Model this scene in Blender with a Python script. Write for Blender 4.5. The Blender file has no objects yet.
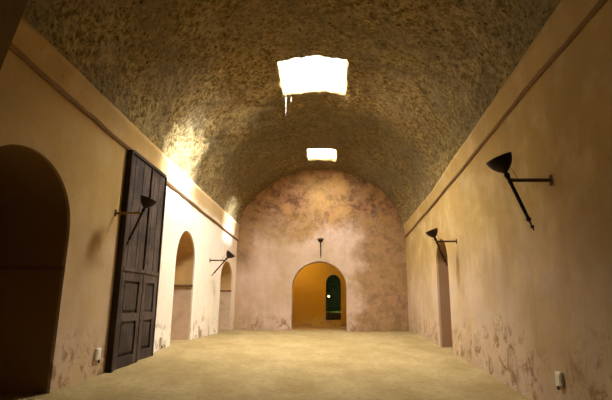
import bpy, bmesh, math, random
from mathutils import Vector, Matrix, noise
random.seed(7)
scn = bpy.context.scene
C = scn.collection
WL, WR, YB = -4.0, 3.35, 20.0        # left wall, right wall, back wall (metres from the eye)
Y0 = -3.0
THK = 1.7

# ------------------------------------------------------------------ helpers
def interp(pts, v):
    if v <= pts[0][0]: return pts[0][1]
    for (a, za), (b, zb) in zip(pts, pts[1:]):
        if v <= b: return za + (zb - za) * (v - a) / (b - a)
    return pts[-1][1]
def fbm(x, y, z, s=1.0, o=4):
    return noise.fractal(Vector((x * s, y * s, z * s)), 1.0, 2.0, o)
def obj(name, bm, m, parent=None, smooth=False):
    me = bpy.data.meshes.new(name)
    bmesh.ops.recalc_face_normals(bm, faces=bm.faces) if name not in ('ceiling', 'floor') else None
    bm.to_mesh(me); bm.free()
    if smooth:
        for p in me.polygons: p.use_smooth = True
    me.materials.append(m)
    o = bpy.data.objects.new(name, me); C.objects.link(o)
    if parent: o.parent = parent
    return o
def tag(o, label, cat, group=None):
    o['label'] = label; o['category'] = cat
    if group: o['group'] = group
    return o
def struct(name, bm, m, smooth=False, label=None):
    o = obj(name, bm, m, None, smooth); o['kind'] = 'structure'
    if label: o['label'] = label
    return o
def empty(name, loc, rz=0):
    o = bpy.data.objects.new(name, None); C.objects.link(o)
    o.empty_display_size = .1; o.location = loc; o.rotation_euler = (0, 0, rz); return o
def add_box(bm, x0, x1, y0, y1, z0, z1, bev=0):
    r = bmesh.ops.create_cube(bm, size=1)
    for v in r['verts']:
        v.co = Vector(((x0 + x1) / 2 + v.co.x * (x1 - x0), (y0 + y1) / 2 + v.co.y * (y1 - y0), (z0 + z1) / 2 + v.co.z * (z1 - z0)))
    if bev:
        es = list({e for v in r['verts'] for e in v.link_edges})
        bmesh.ops.bevel(bm, geom=es, offset=bev, segments=2, affect='EDGES', profile=.6)
    return bm
def box(*a, **k): return add_box(bmesh.new(), *a, **k)
def lathe(prof, axis_from, axis_to, n=24, bm=None):
    """prof: list of (radius, distance along the axis)"""
    bm = bm or bmesh.new()
    a = Vector(axis_from); d = (Vector(axis_to) - a).normalized()
    u = d.orthogonal().normalized(); w = d.cross(u)
    rings = []
    for r, h in prof:
        if r < 1e-5: rings.append([bm.verts.new(a + d * h)]); continue
        rings.append([bm.verts.new(a + d * h + (u * math.cos(t) + w * math.sin(t)) * r) for t in [2 * math.pi * i / n for i in range(n)]])
    for p, q in zip(rings, rings[1:]):
        for i in range(n):
            j = (i + 1) % n
            if len(p) == 1 and len(q) == 1: continue
            if len(p) == 1: bm.faces.new((p[0], q[j], q[i]))
            elif len(q) == 1: bm.faces.new((p[i], p[j], q[0]))
            else: bm.faces.new((p[i], p[j], q[j], q[i]))
    return bm
def dup(root, loc, rz, label=None):
    r = root.copy(); C.objects.link(r); r.location = loc; r.rotation_euler = (0, 0, rz)
    if label: r['label'] = label
    for ch in list(root.children):
        c = ch.copy(); C.objects.link(c); c.parent = r
        for g in ch.children:
            d = g.copy(); C.objects.link(d); d.parent = c
    return r

# ------------------------------------------------------------------ materials
class NT:
    def __init__(s, name, rough=.9, spec=.2):
        s.m = bpy.data.materials.new(name); s.m.use_nodes = True
        s.t = s.m.node_tree; s.b = s.t.nodes['Principled BSDF']
        s.b.inputs['Roughness'].default_value = rough
        s.b.inputs['Specular IOR Level'].default_value = spec
        s.tc = s.t.nodes.new('ShaderNodeTexCoord')
        s.pos = s.tc.outputs['Object']
        s.sep = s.t.nodes.new('ShaderNodeSeparateXYZ'); s.t.links.new(s.pos, s.sep.inputs[0])
    def n(s, kind, ins=None, **props):
        nd = s.t.nodes.new(kind)
        for k, v in props.items(): setattr(nd, k, v)
        for k, v in (ins or {}).items():
            if hasattr(v, 'node'): s.t.links.new(v, nd.inputs[k])
            else: nd.inputs[k].default_value = v
        return nd
    def noise(s, scale, detail=6, rough=.6, vec=None, dist=0):
        return s.n('ShaderNodeTexNoise', {'Vector': vec or s.pos, 'Scale': scale, 'Detail': detail, 'Roughness': rough, 'Distortion': dist}).outputs['Fac']
    def scaled(s, sc):
        return s.n('ShaderNodeMapping', {'Vector': s.pos, 'Scale': sc}).outputs[0]
    def ramp(s, v, a, b, lo=0., hi=1.):
        return s.n('ShaderNodeMapRange', {'Value': v, 'From Min': a, 'From Max': b, 'To Min': lo, 'To Max': hi}, interpolation_type='SMOOTHSTEP').outputs[0]
    def math(s, op, a, b=0.):
        return s.n('ShaderNodeMath', {0: a, 1: b}, operation=op).outputs[0]
    def mix(s, f, a, b, mode='MIX'):
        nd = s.t.nodes.new('ShaderNodeMix'); nd.data_type = 'RGBA'; nd.blend_type = mode
        for k, v in ((0, f), (6, a), (7, b)):
            if hasattr(v, 'node'): s.t.links.new(v, nd.inputs[k])
            else: nd.inputs[k].default_value = v if k == 0 else (*v, 1)
        return nd.outputs[2]
    def done(s, col, h=None, strength=.5, dist=.02):
        if hasattr(col, 'node'): s.t.links.new(col, s.b.inputs['Base Color'])
        else: s.b.inputs['Base Color'].default_value = (*col, 1)
        if h is not None:
            bp = s.n('ShaderNodeBump', {'Height': h, 'Strength': strength, 'Distance': dist})
            s.t.links.new(bp.outputs[0], s.b.inputs['Normal'])
        return s.m

TAN = (.48, .325, .11); WHITE = (.86, .79, .68); PINK = (.58, .45, .35)
OCHRE = (.52, .30, .028); BROWN = (.27, .13, .05)
def plaster(name, side):
    t = NT(name)
    x, y, z = t.sep.outputs
    big = t.noise(.55, 5, .6); mid = t.noise(2.2, 8, .68, dist=.4); fine = t.noise(14, 6, .7)
    streak = t.noise(1.6, 7, .65, vec=t.scaled((1, 1, .22)))
    wob = t.math('MULTIPLY', t.math('SUBTRACT', mid, .5), 1.6)
    if side == 'left':
        white = t.ramp(t.math('ADD', y, wob), 9.6, 11.2)  # plaster turns paler from the tall door to the back
        col = t.mix(t.ramp(t.math('ADD', z, wob), 2.0, -.2, 0, .75), TAN, (.60, .47, .37))
        col = t.mix(white, col, WHITE)
        # bare pinkish end towards the back corner
        col = t.mix(t.ramp(t.math('ADD', z, t.math('MULTIPLY', wob, .3)), 2.75, 3.1, 0, .85), col, (.44, .28, .09))
        end = t.ramp(t.math('ADD', y, wob), 16.6, 18.6, 0, .45)
        col = t.mix(end, col, (.66, .46, .32))
    elif side == 'right':
        low = t.ramp(t.math('ADD', z, t.math('MULTIPLY', wob, .8)), 2.0, .1, 0, .9)
        col = t.mix(low, TAN, PINK)
    elif side == 'back':
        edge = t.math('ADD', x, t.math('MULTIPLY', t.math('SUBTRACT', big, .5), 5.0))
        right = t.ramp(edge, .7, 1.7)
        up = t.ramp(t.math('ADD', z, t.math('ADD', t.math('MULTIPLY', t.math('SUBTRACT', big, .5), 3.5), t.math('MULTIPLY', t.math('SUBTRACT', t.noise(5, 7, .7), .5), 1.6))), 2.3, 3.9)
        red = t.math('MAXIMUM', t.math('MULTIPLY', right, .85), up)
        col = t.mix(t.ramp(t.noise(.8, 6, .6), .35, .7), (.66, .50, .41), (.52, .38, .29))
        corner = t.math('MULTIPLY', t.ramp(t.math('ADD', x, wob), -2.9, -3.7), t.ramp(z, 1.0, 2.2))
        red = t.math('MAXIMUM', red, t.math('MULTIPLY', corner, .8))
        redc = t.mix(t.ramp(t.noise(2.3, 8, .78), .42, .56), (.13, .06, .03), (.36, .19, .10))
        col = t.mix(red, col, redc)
        orange = t.math('MULTIPLY', t.ramp(t.noise(1.1, 8, .7, dist=.5), .52, .6), t.ramp(z, 2.0, 4.2))
        col = t.mix(t.math('MULTIPLY', orange, .55), col, (.56, .29, .10))
        pale = t.math('MULTIPLY', t.ramp(t.noise(2.6, 8, .7, dist=.3), .56, .66), right)
        col = t.mix(t.math('MULTIPLY', pale, .6), col, (.58, .36, .21))
    else:
        col = t.mix(0., OCHRE, OCHRE)
    # general weathering: blotches, runs and a few darker scabs, worst near the ground
    k_ = t.math('SUBTRACT', 1.0, t.math('MULTIPLY', white, .85)) if side == 'left' else 1.0
    light = (.66, .50, .27) if side == 'right' else (.56, .40, .19)
    if side in ('left', 'right'): col = t.mix(t.math('MULTIPLY', t.ramp(t.noise(1.3, 7, .65), .46, .66, 0, .6), k_), col, light)
    col = t.mix(t.math('MULTIPLY', t.ramp(big, .35, .65, 0, .5), k_), col, (.38, .25, .09))
    col = t.mix(t.math('MULTIPLY', t.ramp(streak, .46, .72, 0, .45), k_), col, (.38, .25, .11))
    lowm = t.ramp(t.math('ADD', z, t.math('MULTIPLY', t.math('SUBTRACT', big, .5), 2.2)), -.1, -1.1, 0, 1)
    scab = t.ramp(t.noise(3.2, 9, .75, dist=.6), .50, .60)
    col = t.mix(t.math('MULTIPLY', scab, t.math('MULTIPLY', lowm, .85)), col, (.25, .14, .06))
    speck = t.ramp(t.noise(9, 3, .5), .70, .74)
    col = t.mix(t.math('MULTIPLY', speck, .5), col, (.22, .12, .06))
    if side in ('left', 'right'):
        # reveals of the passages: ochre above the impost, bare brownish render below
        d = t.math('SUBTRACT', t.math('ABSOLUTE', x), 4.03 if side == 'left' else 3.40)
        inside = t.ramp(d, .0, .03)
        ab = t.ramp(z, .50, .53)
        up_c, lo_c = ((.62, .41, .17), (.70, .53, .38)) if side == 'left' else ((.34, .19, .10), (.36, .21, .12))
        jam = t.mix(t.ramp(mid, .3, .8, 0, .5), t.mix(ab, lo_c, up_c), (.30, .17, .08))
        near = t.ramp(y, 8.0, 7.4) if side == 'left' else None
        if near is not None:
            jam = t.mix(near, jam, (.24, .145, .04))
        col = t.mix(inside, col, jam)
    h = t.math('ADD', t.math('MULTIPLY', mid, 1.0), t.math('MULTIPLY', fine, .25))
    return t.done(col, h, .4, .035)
M_left = plaster('plaster_left', 'left'); M_right = plaster('plaster_right', 'right')
M_back = plaster('plaster_back', 'back'); M_ochre = plaster('plaster_ochre', 'ochre')

t = NT('rubble_vault', .95, .1)
a = t.noise(9, 8, .75); b = t.noise(1.1, 5, .6); c = t.noise(30, 5, .7)
v = t.n('ShaderNodeTexVoronoi', {'Vector': t.scaled((1, .45, 1)), 'Scale': 13, 'Randomness': 1}).outputs['Distance']
comb = t.noise(6, 6, .7, vec=t.scaled((.6, 2.2, .6)), dist=.15)
d2 = t.noise(2.2, 9, .78)
col = t.mix(t.ramp(a, .38, .64), (.13, .082, .024), (.56, .41, .17))
col = t.mix(t.ramp(b, .42, .62, 0, .6), col, (.22, .17, .10))
col = t.mix(t.ramp(d2, .50, .62, 0, .65), col, (.56, .42, .19))
col = t.mix(t.ramp(comb, .55, .68, 0, .5), col, (.68, .50, .22))
col = t.mix(t.ramp(t.noise(.45, 4, .6), .45, .6, 0, .35), col, (.26, .20, .11))
col = t.mix(t.ramp(t.noise(11, 4, .6), .60, .66, 0, .85), col, (.04, .025, .01))
col = t.mix(t.ramp(c, .58, .70, 0, .6), col, (.70, .54, .27))
h = t.math('ADD', t.math('MULTIPLY', a, 1.0), t.math('ADD', t.math('MULTIPLY', comb, 1.4), t.math('ADD', t.math('MULTIPLY', c, .4), t.math('MULTIPLY', d2, 1.2))))
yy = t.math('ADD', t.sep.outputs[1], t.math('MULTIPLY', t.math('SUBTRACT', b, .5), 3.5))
dark_back = t.math('MULTIPLY', t.ramp(yy, 12.9, 14.2), t.ramp(t.sep.outputs[2], 3.6, 4.8))
col = t.mix(t.math('MULTIPLY', dark_back, .45), col, (.13, .105, .055))  # upper vault mixed darker from behind the large skylight to the back
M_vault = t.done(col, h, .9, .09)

t = NT('sandy_earth', .97, .1)
a = t.noise(1.2, 7, .65, vec=t.scaled((1, .6, 1))); b = t.noise(9, 8, .75); c = t.noise(38, 4, .7)
col = t.mix(t.ramp(a, .3, .7), (.33, .235, .095), (.46, .35, .17))
col = t.mix(t.ramp(b, .46, .66, 0, .6), col, (.27, .19, .08))
col = t.mix(t.ramp(c, .60, .72, 0, .7), col, (.80, .68, .46))
M_floor = t.done(col, t.math('ADD', b, t.math('MULTIPLY', c, .4)), .9, .05)

def wood(name, c0, c1):
    t = NT(name, .75, .25)
    g = t.noise(5, 7, .7, vec=t.scaled((6, 6, .45)), dist=.8); w = t.noise(1.4, 5, .6)
    col = t.mix(t.ramp(g, .3, .72), c0, c1)
    col = t.mix(t.ramp(w, .42, .62, 0, .75), col, (.022, .013, .009))
    return t.done(col, g, .7, .012)
M_wood = wood('weathered_wood', (.012, .006, .004), (.17, .12, .095))
M_wood2 = wood('panel_wood', (.008, .005, .003), (.12, .085, .065))
def plain(name, c, rough=.6, metal=0, var=.4):
    t = NT(name, rough, .35); t.b.inputs['Metallic'].default_value = metal
    g = t.noise(12, 5, .6)
    return t.done(t.mix(t.ramp(g, .3, .7, 0, var), c, tuple(k * .45 for k in c)), g, .2, .004)
M_iron = plain('rusted_iron', (.035, .02, .014), .55, .5)
M_arm = plain('brown_iron', (.11, .045, .022), .6, .3)
M_gold = plain('brassy_iron', (.30, .18, .07), .5, .4)
M_cup = plain('cup_inside', (.30, .17, .07), .5, .5)
M_trim = plain('cornice_render', (.22, .12, .045), .9)
M_sock = plain('grey_plastic', (.78, .72, .60), .6, 0, .2)
M_dark = plain('dark_slot', (.03, .02, .015), .8)
M_lime = plain('lime_strand', (.82, .75, .62), .9, 0, .1)
M_limewash = plain('limewash', (.86, .82, .74), .9, 0, .1)
M_leaf = plain('leafage', (.02, .035, .01), .9)
M_grass = plain('grass', (.30, .42, .08), .9)
M_red = plain('red_clay', (.28, .05, .02), .8)
M_night = plain('earth_dark', (.06, .05, .03), .95)

# ------------------------------------------------------------------ profiles read along the hall
LG = [(Y0, 3.2), (5.2, 3.13), (8.6, 3.02), (10.85, 2.92), (14, 2.84), (YB + .6, 2.70)]      # moulding, left
RG = [(Y0, 3.6), (4.9, 3.59), (7.26, 3.54), (11.1, 3.29), (15, 3.08), (YB + .6, 2.84)]      # moulding, right
LS = [(Y0, 3.52), (5.3, 3.47), (8.4, 3.41), (11.3, 3.36), (14.3, 3.32), (YB + .6, 3.28)]      # foot of the rough vault, left
RS = [(Y0, 4.3), (5.8, 4.07), (7.8, 3.91), (12, 3.60), (14.5, 3.38), (18.2, 3.30), (YB + .6, 3.22)]
AP = [(Y0, 6.7), (5, 6.6), (11, 6.35), (YB + .6, 5.97)]
FL = [(Y0, -1.45), (5, -1.32), (7, -1.25), (8.7, -1.19), (10.9, -1.10), (12.3, -1.0), (17, -1.02), (YB + 6, -1.06)]
FR = [(Y0, -1.6), (8.2, -1.54), (11.75, -1.37), (14.5, -1.26), (17, -1.14), (YB + 6, -1.06)]
def zfloor(x, y):
    k = min(1, max(0, (x - WL) / (WR - WL)))
    return interp(FL, y) * (1 - k) + interp(FR, y) * k - .05 * math.sin(math.pi * k)

# ------------------------------------------------------------------ floor
bm = bmesh.new()
xs = [WL - 2.2 + i * .11 for i in range(int((WR - WL + 4.4) / .11) + 1)]
ys = [Y0 - .5 + i * .13 for i in range(int((YB + 5.5 - Y0) / .13) + 1)]
G = []
for y in ys:
    G.append([bm.verts.new((x, y, zfloor(x, y) + .022 * fbm(x, y, 0, 1.1) + .012 * fbm(x, y, 3, 5))) for x in xs])
for r0, r1 in zip(G, G[1:]):
    for i in range(len(xs) - 1): bm.faces.new((r0[i], r0[i + 1], r1[i + 1], r1[i]))
struct('floor', bm, M_floor, True)

# ------------------------------------------------------------------ walls with arched passages
def arch_prism(axis, c, half, z0, spring, rise, a0, a1, n=28):
    """an arch-topped prism; axis 'x' runs through a side wall, 'y' through the end wall"""
    pts = [(c - half, z0), (c + half, z0)]
    for i in range(n + 1):
        th = math.pi * i / n
        pts.append((c + half * math.cos(th), spring + rise * math.sin(th) ** .95))
    bm = bmesh.new(); A = []; B = []
    for p, z in pts:
        A.append(bm.verts.new((a0, p, z) if axis == 'x' else (p, a0, z)))
        B.append(bm.verts.new((a1, p, z) if axis == 'x' else (p, a1, z)))
    bm.faces.new(A); bm.faces.new(B[::-1])
    for i in range(len(A)):
        j = (i + 1) % len(A); bm.faces.new((A[i], B[i], B[j], A[j]))
    bmesh.ops.recalc_face_normals(bm, faces=bm.faces)
    return bm
def cut(o, cutters):
    tmp = []
    for bmc in cutters:
        me = bpy.data.meshes.new('c'); bmc.to_mesh(me); bmc.free()
        co = bpy.data.objects.new('c', me); C.objects.link(co); tmp.append(co)
        md = o.modifiers.new('b', 'BOOLEAN'); md.object = co; md.operation = 'DIFFERENCE'; md.solver = 'EXACT'
    dg = bpy.context.evaluated_depsgraph_get(); dg.update()
    me = bpy.data.meshes.new_from_object(o.evaluated_get(dg))
    o.modifiers.clear(); old = o.data; o.data = me; me.name = o.name
    for co in tmp:
        m = co.data; bpy.data.objects.remove(co); bpy.data.meshes.remove(m)
    bpy.data.meshes.remove(old)

def side_wall(name, X, sgn, G_, mat, cutters):
    bm = bmesh.new(); N = 40; rings = []
    for i in range(N + 1):
        y = Y0 + (YB + .3 - Y0) * i / N
        zt = interp(G_, y)
        rings.append([bm.verts.new(p) for p in ((X, y, -2.0), (X, y, zt), (X + sgn * THK, y, zt), (X + sgn * THK, y, -2.0))])
    for p, q in zip(rings, rings[1:]):
        for k in range(4): bm.faces.new((p[k], p[(k + 1) % 4], q[(k + 1) % 4], q[k]))
    bm.faces.new(rings[0]); bm.faces.new(rings[-1][::-1])
    o = struct(name, bm, mat)
    cut(o, cutters)
    return o
LA = [(5.95, 1.08, 1.05, 1.0), (12.93, .86, 1.12, .90), (18.25, 1.05, .92, .72)]   # centre, half width, springing, rise
RA = [(13.75, .72, 1.15, .75)]
side_wall('wall_left', WL, -1, LG, M_left, [arch_prism('x', c, h, -2.5, s, r, WL + .5, WL - 1.35) for c, h, s, r in LA])
side_wall('wall_right', WR, 1, RG, M_right, [arch_prism('x', c, h, -2.5, s, r, WR - .5, WR + 1.35) for c, h, s, r in RA])

# impost ledges on the reveals
for k, (c, h, s, r) in enumerate(LA):
    bm = bmesh.new()
    add_box(bm, WL - 1.3, WL - .02, c + h - .035, c + h + .02, .50, .56, .01)
    add_box(bm, WL - 1.3, WL - .02, c - h - .02, c - h + .035, .50, .56, .01)
    struct('trim_%d' % (k + 4), bm, M_trim)

# band above the moulding + thin brown moulding itself
def strip(name, X, sgn, G_, S_, lean, mat, num):
    bm = bmesh.new(); N = 150; prev = None
    for i in range(N + 1):
        y = Y0 + (YB + .3 - Y0) * i / N
        z0 = interp(G_, y) - .02; z1 = interp(S_, y) + .12
        row = []
        for j in range(7):
            f = j / 6
            zz = z0 + (z1 - z0) * f
            xx = X - sgn * (.01 + lean * f ** 1.5) + .018 * fbm(X, y, zz, 1.7)
            row.append(bm.verts.new((xx, y, zz)))
        row.append(bm.verts.new((X + sgn * .4, y, z1))); row.append(bm.verts.new((X + sgn * .4, y, z0)))
        if prev:
            for j in range(9):
                k = (j + 1) % 9; bm.faces.new((prev[j], prev[k], row[k], row[j]))
        prev = row
    struct(name, bm, mat, True)
    bm = bmesh.new(); prev = None
    for i in range(N + 1):
        y = Y0 + (YB - Y0) * i / N
        w = .012 * fbm(y, X, 0, 1.3); z = interp(G_, y) + .02 * fbm(y, X, 5, .8)
        th = .042 + .008 * fbm(y, X, 9, 2)
        pr = [(X + sgn * .05, z - th), (X - sgn * (.035 + w), z - th), (X - sgn * (.055 + w), z), (X - sgn * (.03 + w), z + th), (X + sgn * .05, z + th)]
        row = [bm.verts.new((px, y, pz)) for px, pz in pr]
        if prev:
            for j in range(5):
                k = (j + 1) % 5; bm.faces.new((prev[j], prev[k], row[k], row[j]))
        prev = row
    struct('trim_%d' % num, bm, M_trim)
strip('wall_left_upper', WL, -1, LG, LS, .06, M_left, 1)
strip('wall_right_upper', WR, 1, RG, RS, .06, M_right, 2)

# end wall with the arched doorway, and an unseen wall added behind the camera to close off light
def prof(y, n=48):
    zl, zr, za = interp(LS, y), interp(RS, y), interp(AP, y)
    xl, xr = WL + .03, WR - .03; cx = (xl + xr) / 2; hw = (xr - xl) / 2; out = []
    for i in range(n + 1):
        u = -1 + 2 * i / n
        th = math.pi * (1 - i / n)
        e = 2 / 1.85
        c_, s_ = math.cos(th), math.sin(th)
        X = cx + hw * math.copysign(abs(c_) ** e, c_)
        base = zl if c_ < 0 else zr
        Z = base + (za - base) * abs(s_) ** e
        out.append((X, Z))
    return out
def end_wall(name, y0, y1, mat, cutters):
    p = prof(max(y0, Y0), 40)
    pts = [(WL - .35, -2), (WL - .35, p[0][1])] + [(x * 1.0, z + .35) for x, z in p] + [(WR + .35, p[-1][1]), (WR + .35, -2)]
    bm = bmesh.new()
    A = [bm.verts.new((x, y0, z)) for x, z in pts]; B = [bm.verts.new((x, y1, z)) for x, z in pts]
    bm.faces.new(A); bm.faces.new(B[::-1])
    for i in range(len(A)):
        j = (i + 1) % len(A); bm.faces.new((A[i], B[i], B[j], A[j]))
    o = struct(name, bm, mat)
    if cutters: cut(o, cutters)
    return o
BX = -.42
end_wall('wall_back', YB, YB + .7, M_back, [arch_prism('y', BX, 1.17, -2.5, .66, 1.14, YB - .5, YB + 1.2)])
end_wall('front_blocker', Y0 - .4, Y0, M_ochre, None)

# slightly raised plaster collar round the back doorway
bm = bmesh.new(); n = 40; prev = None
path = [(1, -1.1)] + [(math.cos(math.pi * i / n), .66 + 0) for i in range(n + 1)] + [(-1, -1.1)]
for i, (c_, _) in enumerate(path):
    if i == 0 or i == len(path) - 1:
        p_in = (BX + c_ * 1.17, -1.2); p_out = (BX + c_ * 1.27, -1.2)
    else:
        th = math.pi * (i - 1) / n
        p_in = (BX + 1.17 * math.cos(th), .66 + 1.14 * math.sin(th)); p_out = (BX + 1.27 * math.cos(th), .66 + 1.24 * math.sin(th))
    row = [bm.verts.new(v) for v in ((p_in[0], YB + .01, p_in[1]), (p_in[0], YB - .025, p_in[1]), (p_out[0], YB - .02, p_out[1]), (p_out[0], YB + .01, p_out[1]))]
    if prev:
        for k in range(4): bm.faces.new((prev[k], prev[(k + 1) % 4], row[(k + 1) % 4], row[k]))
    prev = row
struct('trim_3', bm, M_back)

# transverse arch near the camera (its edge shows top left)
bm = bmesh.new(); prev = None
ya, yb = 3.7, 4.6
inner = [(-3.72, -1.6), (-3.68, 1.0), (-3.61, 2.45), (-3.45, 3.2), (-3.40, 3.45), (-3.20, 4.2), (-2.8, 4.9), (-2.0, 5.6), (-1.0, 6.0), (-.3, 6.1), (.5, 6.0), (1.5, 5.6), (2.4, 5.0), (3.0, 4.5), (3.38, 4.0), (3.45, 3.6)]
outer = [(-4.02, -1.6), (-4.02, 1.0), (-4.02, 2.45), (-4.02, 3.2), (-4.02, 3.7), (-3.95, 4.6), (-3.4, 5.6), (-2.3, 6.5), (-1.0, 6.8), (-.3, 6.85), (.5, 6.8), (1.7, 6.5), (2.8, 5.7), (3.4, 5.0), (3.6, 4.4), (3.6, 3.6)]
for (xi, zi), (xo, zo) in zip(inner, outer):
    row = [bm.verts.new(v) for v in ((xi, ya, zi), (xi, yb, zi), (xo, yb, zo), (xo, ya, zo))]
    if prev:
        for k in range(4): bm.faces.new((prev[k], prev[(k + 1) % 4], row[(k + 1) % 4], row[k]))
    else: bm.faces.new(row)
    prev = row
bm.faces.new(prev[::-1])
struct('wall_near_arch', bm, plain('dark_render', (.13, .075, .014), .95))

# ------------------------------------------------------------------ vault with two skylight shafts
SKY = [(-1.36, .50, 10.95, 12.95), (-.88, .30, 17.45, 18.9)]
bm = bmesh.new()
NY = 260; NX = 150
grid_y = sorted(set([round(Y0 + (YB + .35 - Y0) * i / NY, 4) for i in range(NY + 1)] + [a for s in SKY for a in s[2:]]))
rows = []
for y in grid_y:
    p = prof(y, NX); row = []
    for i, (x, z) in enumerate(p):
        for s in SKY:      # pull the grid lines onto the opening's sides
            for xe in s[:2]:
                if s[2] - .001 <= y <= s[3] + .001 and abs(x - xe) < .045: x = xe
        # rough surface: rubble relief and slight rings left by the centering
        cx = (WL + WR) / 2
        nrm = Vector((x - cx, 0, (z - 3.4) * 1.1)); nrm = nrm.normalized() if nrm.length > 0 else Vector((0, 0, 1))
        ring = .05 * math.sin(y * 2.1 + .6 * math.sin(y * .7)) if y > 12 else .02 * math.sin(y * 2.0)
        dsp = .07 * fbm(x, y, z, .9, 3) + .045 * fbm(x, y, z, 4.0, 4) + ring * .6
        edge = min(1, abs(i - 0) / 6, abs(NX - i) / 6)
        row.append(bm.verts.new(Vector((x, y, z)) + nrm * dsp * edge))
    rows.append(row)
bm.verts.ensure_lookup_table()
def insky(x, y):
    return any(s[0] < x < s[1] and s[2] < y < s[3] for s in SKY)
for j in range(len(rows) - 1):
    for i in range(NX):
        q = (rows[j][i], rows[j][i + 1], rows[j + 1][i + 1], rows[j + 1][i])
        cxy = sum((v.co for v in q), Vector()) / 4
        ym = (grid_y[j] + grid_y[j + 1]) / 2
        if insky(cxy.x, ym): continue
        bm.faces.new(q)
# lift the hole rims into shafts
rim = [e for e in bm.edges if e.is_boundary and Y0 + .5 < (e.verts[0].co.y + e.verts[1].co.y) / 2 < YB and
       abs((e.verts[0].co.x + e.verts[1].co.x) / 2 + .4) < 1.6 and e.verts[0].co.z > 5]
ext = bmesh.ops.extrude_edge_only(bm, edges=rim)
for v in [g for g in ext['geom'] if isinstance(g, bmesh.types.BMVert)]:
    v.co.z = interp(AP, v.co.y) + .10
    s = SKY[0] if v.co.y < 15 else SKY[1]
    v.co.x = max(s[0], v.co.x)
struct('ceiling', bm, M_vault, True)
# plastered lining of each skylight shaft, the right side splayed
for k, q in enumerate(SKY):
    bm = bmesh.new(); zb = interp(AP, q[2]) + .04; zt = zb + .42
    sp = .04
    add_box(bm, q[0] - .3, q[0] - .01, q[2] - .3, q[3] + .3, zb, zt)
    add_box(bm, q[0] - .3, q[1] + .35, q[2] - .3, q[2] - .01, zb, zt); add_box(bm, q[0] - .3, q[1] + .35, q[3] + .01, q[3] + .3, zb, zt)
    struct('window_%d' % (k + 1), bm, M_limewash, label='open rectangular skylight in the vault')
    bm = bmesh.new()
    vs_ = [[bm.verts.new((x, y, z)) for x, z in ((q[1] + .01, zb), (q[1] + .35, zb), (q[1] + .35, zt), (q[1] - sp, zt))] for y in (q[2] - .01, q[3] + .01)]
    bm.faces.new(vs_[0]); bm.faces.new(vs_[1][::-1])
    for i in range(4): bm.faces.new((vs_[0][i], vs_[0][(i + 1) % 4], vs_[1][(i + 1) % 4], vs_[1][i]))
    struct('trim_%d' % (k + 8), bm, M_ochre)

# ------------------------------------------------------------------ room beyond the doorway
bm = bmesh.new()
X0, X1, YY, ZT = -3.2, 2.3, 24.0, 2.7
add_box(bm, X0 - .3, X1 + .3, YB + .7, YY + .3, ZT, ZT + .3)
add_box(bm, X0 - .3, X0, YB + .7, YY, -2, ZT); add_box(bm, X1, X1 + .3, YB + .7, YY, -2, ZT)
struct('wall_passage', bm, M_ochre)
bm = box(X0 - .3, X1 + .3, YY, YY + .45, -2, ZT + .1)
o = struct('wall_passage_end', bm, M_ochre)
cut(o, [arch_prism('y', .23, .39, -.80, 1.0, .50, YY - .5, YY + 1)])
struct('court_blocker_back', box(-6, 8, 33, 33.3, -1.4, 4), M_night); struct('court_blocker_left', box(-6.3, -6, YY + .4, 33.3, -1.4, 4), M_night)  # walls and roof added round the court to keep sky light out
struct('court_blocker_right', box(8, 8.3, YY + .4, 33.3, -1.4, 4), M_night); struct('court_blocker_top', box(-6.3, 8.3, YY - .2, 33.3, 4, 4.3), M_night)
struct('court_blocker_front', box(-6.3, 8.3, YY, YY + .4, ZT + .05, 4.05), M_night)
struct('court_blocker_side', box(-6.3, X0 - .3, YY, YY + .4, -1.4, 4.05), M_night); struct('court_blocker_side_right', box(X1 + .3, 8.3, YY, YY + .4, -1.4, 4.05), M_night)
# garden court beyond: ground, hedge, grass strip lit by an added lamp
struct('floor_court', box(-6, 8, YY + .3, 33, -1.4, -1.15), M_night)
def foliage(name, cx, cy, z0, rx, ry, rz, n, seed, m):
    random.seed(seed); bm = bmesh.new()
    for i in range(n):
        d = Vector((random.gauss(0, 1), random.gauss(0, 1), random.gauss(0, 1))).normalized() * random.random() ** .4
        p = Vector((cx + d.x * rx, cy + d.y * ry, z0 + rz + d.z * rz))
        u = Vector((random.gauss(0, 1), random.gauss(0, 1), random.gauss(0, 1))).normalized() * .13
        w = u.orthogonal().normalized() * .05
        bm.faces.new([bm.verts.new(q) for q in (p - u, p + w, p + u, p - w)])
    return obj(name, bm, m)
tag(foliage('garden_bush', .4, 30, -1.15, 1.6, 1.0, 1.7, 2600, 3, M_leaf), 'dark leafy bush seen through the small inner archway', 'bush')
bm = bmesh.new(); add_box(bm, -1.2, 2.4, 26.6, 27.2, -1.15, -.47)
e_ = tag(obj('low_wall', bm, M_night), 'low dark wall across the court behind the inner archway', 'wall')
bm = bmesh.new(); random.seed(11)
for i in range(1500):
    x, y = random.uniform(-1.15, 2.35), random.uniform(26.62, 27.18)
    dx, dy, hh = random.uniform(-.02, .02), random.uniform(-.02, .02), random.uniform(.03, .08)
    bm.faces.new([bm.verts.new(q) for q in ((x, y, -.46), (x + .012, y, -.46), (x + dx, y + dy, -.46 + hh))])
g = tag(obj('grass_strip', bm, M_grass), 'bright green grass strip growing along the low court wall', 'grass'); g['kind'] = 'stuff'
# red clay pot by the inner doorway
bm = lathe([(0, 0), (.09, 0), (.13, .16), (.15, .30), (.17, .32), (.17, .36), (.14, .36), (.12, .2), (0, .18)], (.56, 24.9, -1.15), (.56, 24.9, 0), 20)
tag(obj('clay_pot', bm, M_red, smooth=True), 'small red clay pot standing in the court just outside the inner archway', 'pot')
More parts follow.
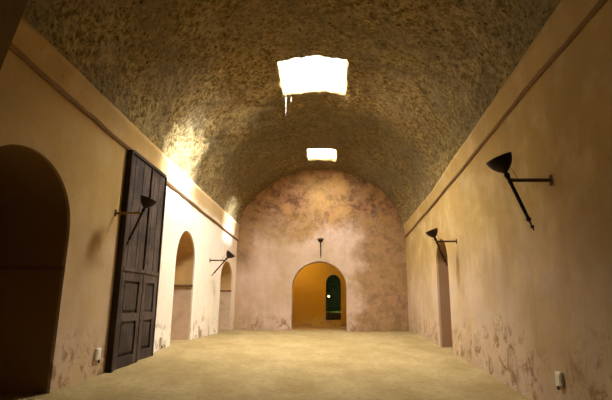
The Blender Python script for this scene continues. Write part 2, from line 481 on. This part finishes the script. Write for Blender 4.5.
# small glowing lamp in the court
mg = bpy.data.materials.new('lamp_glow'); mg.use_nodes = True
bs = mg.node_tree.nodes['Principled BSDF']; bs.inputs['Emission Color'].default_value = (1, .75, .35, 1); bs.inputs['Emission Strength'].default_value = 6
lr = empty('garden_lamp', (-.02, 25.9, -1.15)); tag(lr, 'small glowing post lamp seen through the inner archway', 'lamp')
obj('post', lathe([(0, 0), (.05, 0), (.02, .04), (.02, 1.5), (0, 1.5)], (0, 0, 0), (0, 0, 1), 12), M_iron, lr)
obj('lamp_globe', lathe([(0, 0), (.03, .01), (.055, .05), (.05, .09), (0, .12)], (0, 0, 1.5), (0, 0, 2), 16), mg, lr, True)

# ------------------------------------------------------------------ the tall wooden door, left
D0, D1, DT, XD = 8.75, 10.62, 2.96, WL + .10
dr = empty('door_1', (WL, (D0 + D1) / 2, -1.15)); dr['kind'] = 'structure'
dr['label'] = 'very tall dark wooden double door standing against the left wall'
ox, oy, oz = dr.location
def dl(*b, bev=.004): return box(b[0] - ox, b[1] - ox, b[2] - oy, b[3] - oy, b[4] - oz, b[5] - oz, bev=bev)
ymid = 9.80
# frame
bm = bmesh.new()
for b in ((WL - .02, XD + .015, D0 - .07, D0, -1.2, DT + .03), (WL - .02, XD + .015, D1, D1 + .05, -1.13, DT - .0), (WL - .02, XD + .015, D0, D1, DT - .02, DT + .05)):
    add_box(bm, b[0] - ox, b[1] - ox, b[2] - oy, b[3] - oy, b[4] - oz, b[5] - oz, .008)
obj('door_frame', bm, wood('frame_wood', (.03, .018, .012), (.07, .042, .028)), dr)
for (a, b, zb) in ((D0, ymid - .02, -1.17), (ymid + .02, D1, -1.12)):
    bm = bmesh.new()
    w = b - a
    # upper planking of the leaf: boards with small gaps
    nb = 5
    for k in range(nb):
        ya_, yb_ = a + w * k / nb + .003, a + w * (k + 1) / nb - .003
        add_box(bm, WL + .02 - ox, XD - .02 + .004 * (k % 2) - ox, ya_ - oy, yb_ - oy, .66 - oz, DT - .03 - oz, .004)
    # backing for the lower framed part
    add_box(bm, WL + .02 - ox, XD - .045 - ox, a - oy, b - oy, zb - oz, .66 - oz)
    leaf = obj('door_leaf', bm, M_wood, dr)
    # stiles and rails of the framed lower part
    bm = bmesh.new(); sw = .17
    for q in ((a, a + sw, zb, .66), (b - sw, b, zb, .66), (a + sw, b - sw, .44, .66), (a + sw, b - sw, -.33, -.17), (a + sw, b - sw, zb, zb + .2)):
        add_box(bm, XD - .05 - ox, XD - ox, q[0] - oy, q[1] - oy, q[2] - oz, q[3] - oz, .008)
    add_box(bm, XD - .05 - ox, XD + .02 - ox, a - oy, b - oy, .62 - oz, .70 - oz, .01)
    obj('door_rail', bm, M_wood, leaf)
    for (z0, z1) in ((-.14, .41), (zb + .23, -.36)):
        bm = bmesh.new(); m = sw + .045
        add_box(bm, XD - .05 - ox, XD - .015 - ox, a + m - oy, b - m - oy, z0 + .02 - oz, z1 - .02 - oz, .014)
        obj('door_panel', bm, M_wood2, leaf)
# centre cover strip
obj('cover_strip', dl(XD - .03, XD + .012, ymid - .035, ymid + .02, -1.15, DT - .03), M_wood2, dr)

# ------------------------------------------------------------------ torch shaped wall lamps
def make_lamp():
    r = empty('wall_torch', (0, 0, 0))      # origin on the wall; +x points out of the wall
    L = .62
    bm = bmesh.new()
    lathe([(0, 0), (.027, 0), (.027, L - .04), (.03, L - .03), (.03, L + .01), (0, L + .02)], (0, 0, 0), (1, 0, 0), 12, bm)
    obj('arm', bm, M_arm, r, True)
    obj('wall_plate', box(0, .018, -.035, .035, -.08, .08, bev=.006), M_arm, r)
    top = Vector((.68, 0, .13)); bot = Vector((.33, 0, -.77)); ax = (top - bot).normalized()
    ln = (top - bot).length
    pr = [(0, 0), (.012, .02), (.006, .035), (.03, .06), (.03, .075), (.012, .09), (.014, .15), (.035, .165), (.04, .19), (.026, .215), (.022, .26), (.027, .30),
          (.027, ln - .20), (.033, ln - .18), (.033, ln - .15), (.024, ln - .13), (.04, ln - .08), (.045, ln - .05), (.03, ln - .02), (.022, ln), (0, ln)]
    obj('staff', lathe(pr, bot, top, 14), M_iron, r, True)
    cup = [(0, 0), (.03, 0), (.05, .015), (.10, .055), (.148, .11), (.18, .17), (.197, .23), (.202, .245), (.192, .245), (.17, .17), (.138, .11), (.09, .06), (.03, .03), (0, .03)]
    obj('lamp_cup', lathe(cup, top - ax * .01, top + ax, 32), M_iron, r, True)
    obj('bulb', lathe([(0, 0), (.03, .0), (.035, .05), (.03, .10), (0, .12)], top + ax * .03, top + ax, 16), M_cup, r, True)
    bm = bmesh.new()
    lathe([(0, 0), (.006, 0), (.006, .20), (0, .20)], (.50, 0, .02), (.50 + .09, 0, .02 + .18), 8, bm)
    obj('brace', bm, M_gold, r)
    return r
L0 = make_lamp(); L0.location = (WR, 6.7, 1.82); L0.rotation_euler = (0, 0, math.pi)
tag(L0, 'dark iron torch lamp on the right wall, nearest and largest', 'wall lamp', 'torch shaped wall lamps')
def tilt(root, ang):
    p = Vector((.64, 0, 0)); Rm = Matrix.Rotation(ang, 3, 'Y')
    for c in root.children:
        if c.name.split('.')[0] in ('staff', 'lamp_cup', 'bulb'):
            c.rotation_euler = (0, ang, 0); c.location = p - Rm @ p
r2 = dup(L0, (WR, 12.0, 1.60), math.pi, 'smaller dark torch lamp on the right wall above the narrow passage'); r2.scale = (.85,) * 3
l1 = dup(L0, (WL, 8.45, 1.66), 0, 'torch lamp with brassy arm crossing the tall wooden door'); l1.scale = (.80,) * 3
for c in l1.children:
    if c.name.startswith('arm'):
        me = c.data.copy(); me.materials.clear(); me.materials.append(M_gold); c.data = me; c['label'] = 'brass coloured arm'
l2 = dup(L0, (WL, 15.5, 1.43), 0, 'torch lamp on the pale wall between two arched passages'); l2.scale = (.82,) * 3; tilt(l2, .32)
l3 = dup(L0, (BX + .06, YB, 2.46), -math.pi / 2, 'small torch lamp on the end wall above the orange doorway'); l3.scale = (.70,) * 3

# ------------------------------------------------------------------ sockets
def socket(x, y, z, side, label):
    r = empty('wall_socket', (x, y, z)); tag(r, label, 'socket')
    s = side
    def b(x0, x1, *a, **k): return box(min(s * x0, s * x1), max(s * x0, s * x1), *a, **k)
    obj('housing', b(-.01, .045, -.085, .085, -.10, .10, bev=.01), M_sock, r)
    obj('cover_flap', b(.04, .055, -.06, .06, -.075, .075, bev=.006), M_sock, r)
    obj('cable', b(-.01, .02, .085, .11, -.16, .07, bev=.004), M_dark, r)
socket(WL, 8.30, -.84, 1, 'small pale socket box low on the left wall before the tall door')
socket(WL, 11.4, -.87, 1, 'small socket box low on the pale wall after the tall door')
socket(WR, 7.05, -1.06, -1, 'small grey socket box low on the right wall')

# ------------------------------------------------------------------ lime strands hanging from the skylight rim
for k, (x, ln, lab) in enumerate([(-1.31, .60, 'long white strand hanging at the left corner of the large skylight'), (-1.15, .16, 'short white strand beside the long one under the large skylight')]):
    bm = bmesh.new(); y = 12.97; z = interp(AP, 12.95) - .28
    n = 12; prof_ = [(0, 0)] + [((.0035) * (1 - .6 * i / n) * (1 + .4 * fbm(i, k, 0, .9)), ln * i / n + .001) for i in range(n + 1)] + [(0, ln + .01)]
    lathe(prof_, (x, y, z + .15), (x + .02, y, z - 5), 8, bm)
    tag(obj('lime_strand', bm, M_lime, None, True), lab, 'strand')

# ------------------------------------------------------------------ camera
cd = bpy.data.cameras.new('camera'); cam = bpy.data.objects.new('camera', cd); C.objects.link(cam)
F = 460.0
cd.sensor_fit = 'HORIZONTAL'; cd.sensor_width = 36; cd.lens = 36 * F / 612
cd.shift_x = -23 / 612
cam.rotation_euler = (math.pi / 2 + math.atan(104 / F), 0, 0)
cd.clip_start = .05; cd.clip_end = 200
scn.camera = cam

# ------------------------------------------------------------------ light
w = bpy.data.worlds.new('world'); scn.world = w; w.use_nodes = True
bg = w.node_tree.nodes['Background']; bg.inputs[0].default_value = (1, .97, .9, 1); bg.inputs[1].default_value = 2.5
def area(name, loc, sx, sy, power, col, target):
    l = bpy.data.lights.new(name, 'AREA'); l.shape = 'RECTANGLE'; l.size = sx; l.size_y = sy; l.energy = power; l.color = col
    o = bpy.data.objects.new(name, l); C.objects.link(o); o.location = loc
    d = Vector(target) - Vector(loc); o.rotation_euler = d.to_track_quat('-Z', 'Y').to_euler(); return o
s = SKY[0]
area('daylight_large', ((s[0] + s[1]) / 2, (s[2] + s[3]) / 2, 7.3), 2.1, 2.2, 1950, (1, .95, .86), ((s[0] + s[1]) / 2 - 2.8, (s[2] + s[3]) / 2 + 4.0, 0))
s = SKY[1]
area('daylight_small', ((s[0] + s[1]) / 2, (s[2] + s[3]) / 2, 6.7), 1.3, 1.5, 480, (1, .95, .86), ((s[0] + s[1]) / 2 - .4, (s[2] + s[3]) / 2 - 1.2, 0))
sl = bpy.data.lights.new('sun', 'SUN'); sl.energy = 65; sl.angle = math.radians(15); sl.color = (.90, .96, 1)
so = bpy.data.objects.new('sun', sl); C.objects.link(so)
so.rotation_euler = Vector((-1, -.04, -.80)).to_track_quat('-Z', 'Y').to_euler()
def point(name, loc, e, col, r=.2):
    l = bpy.data.lights.new(name, 'POINT'); l.energy = e; l.color = col; l.shadow_soft_size = r
    o = bpy.data.objects.new(name, l); C.objects.link(o); o.location = loc
point('passage_lamp', (-1.6, 22.2, 2.2), 110, (1, .72, .25))
point('grass_fill', (1.15, 26.75, .15), 220, (1, .95, .6), .05)  # unseen lamp added beside the inner arch to brighten the grass
point('hall_lamp_warm', (-.4, 1.0, 4.6), 8, (1, .68, .28), .5)  # unseen warm fill added for the near end of the hall

vs = scn.view_settings; vs.view_transform = 'Standard'; vs.look = 'None'; vs.gamma = 1; vs.exposure = .08
vs.use_curve_mapping = False
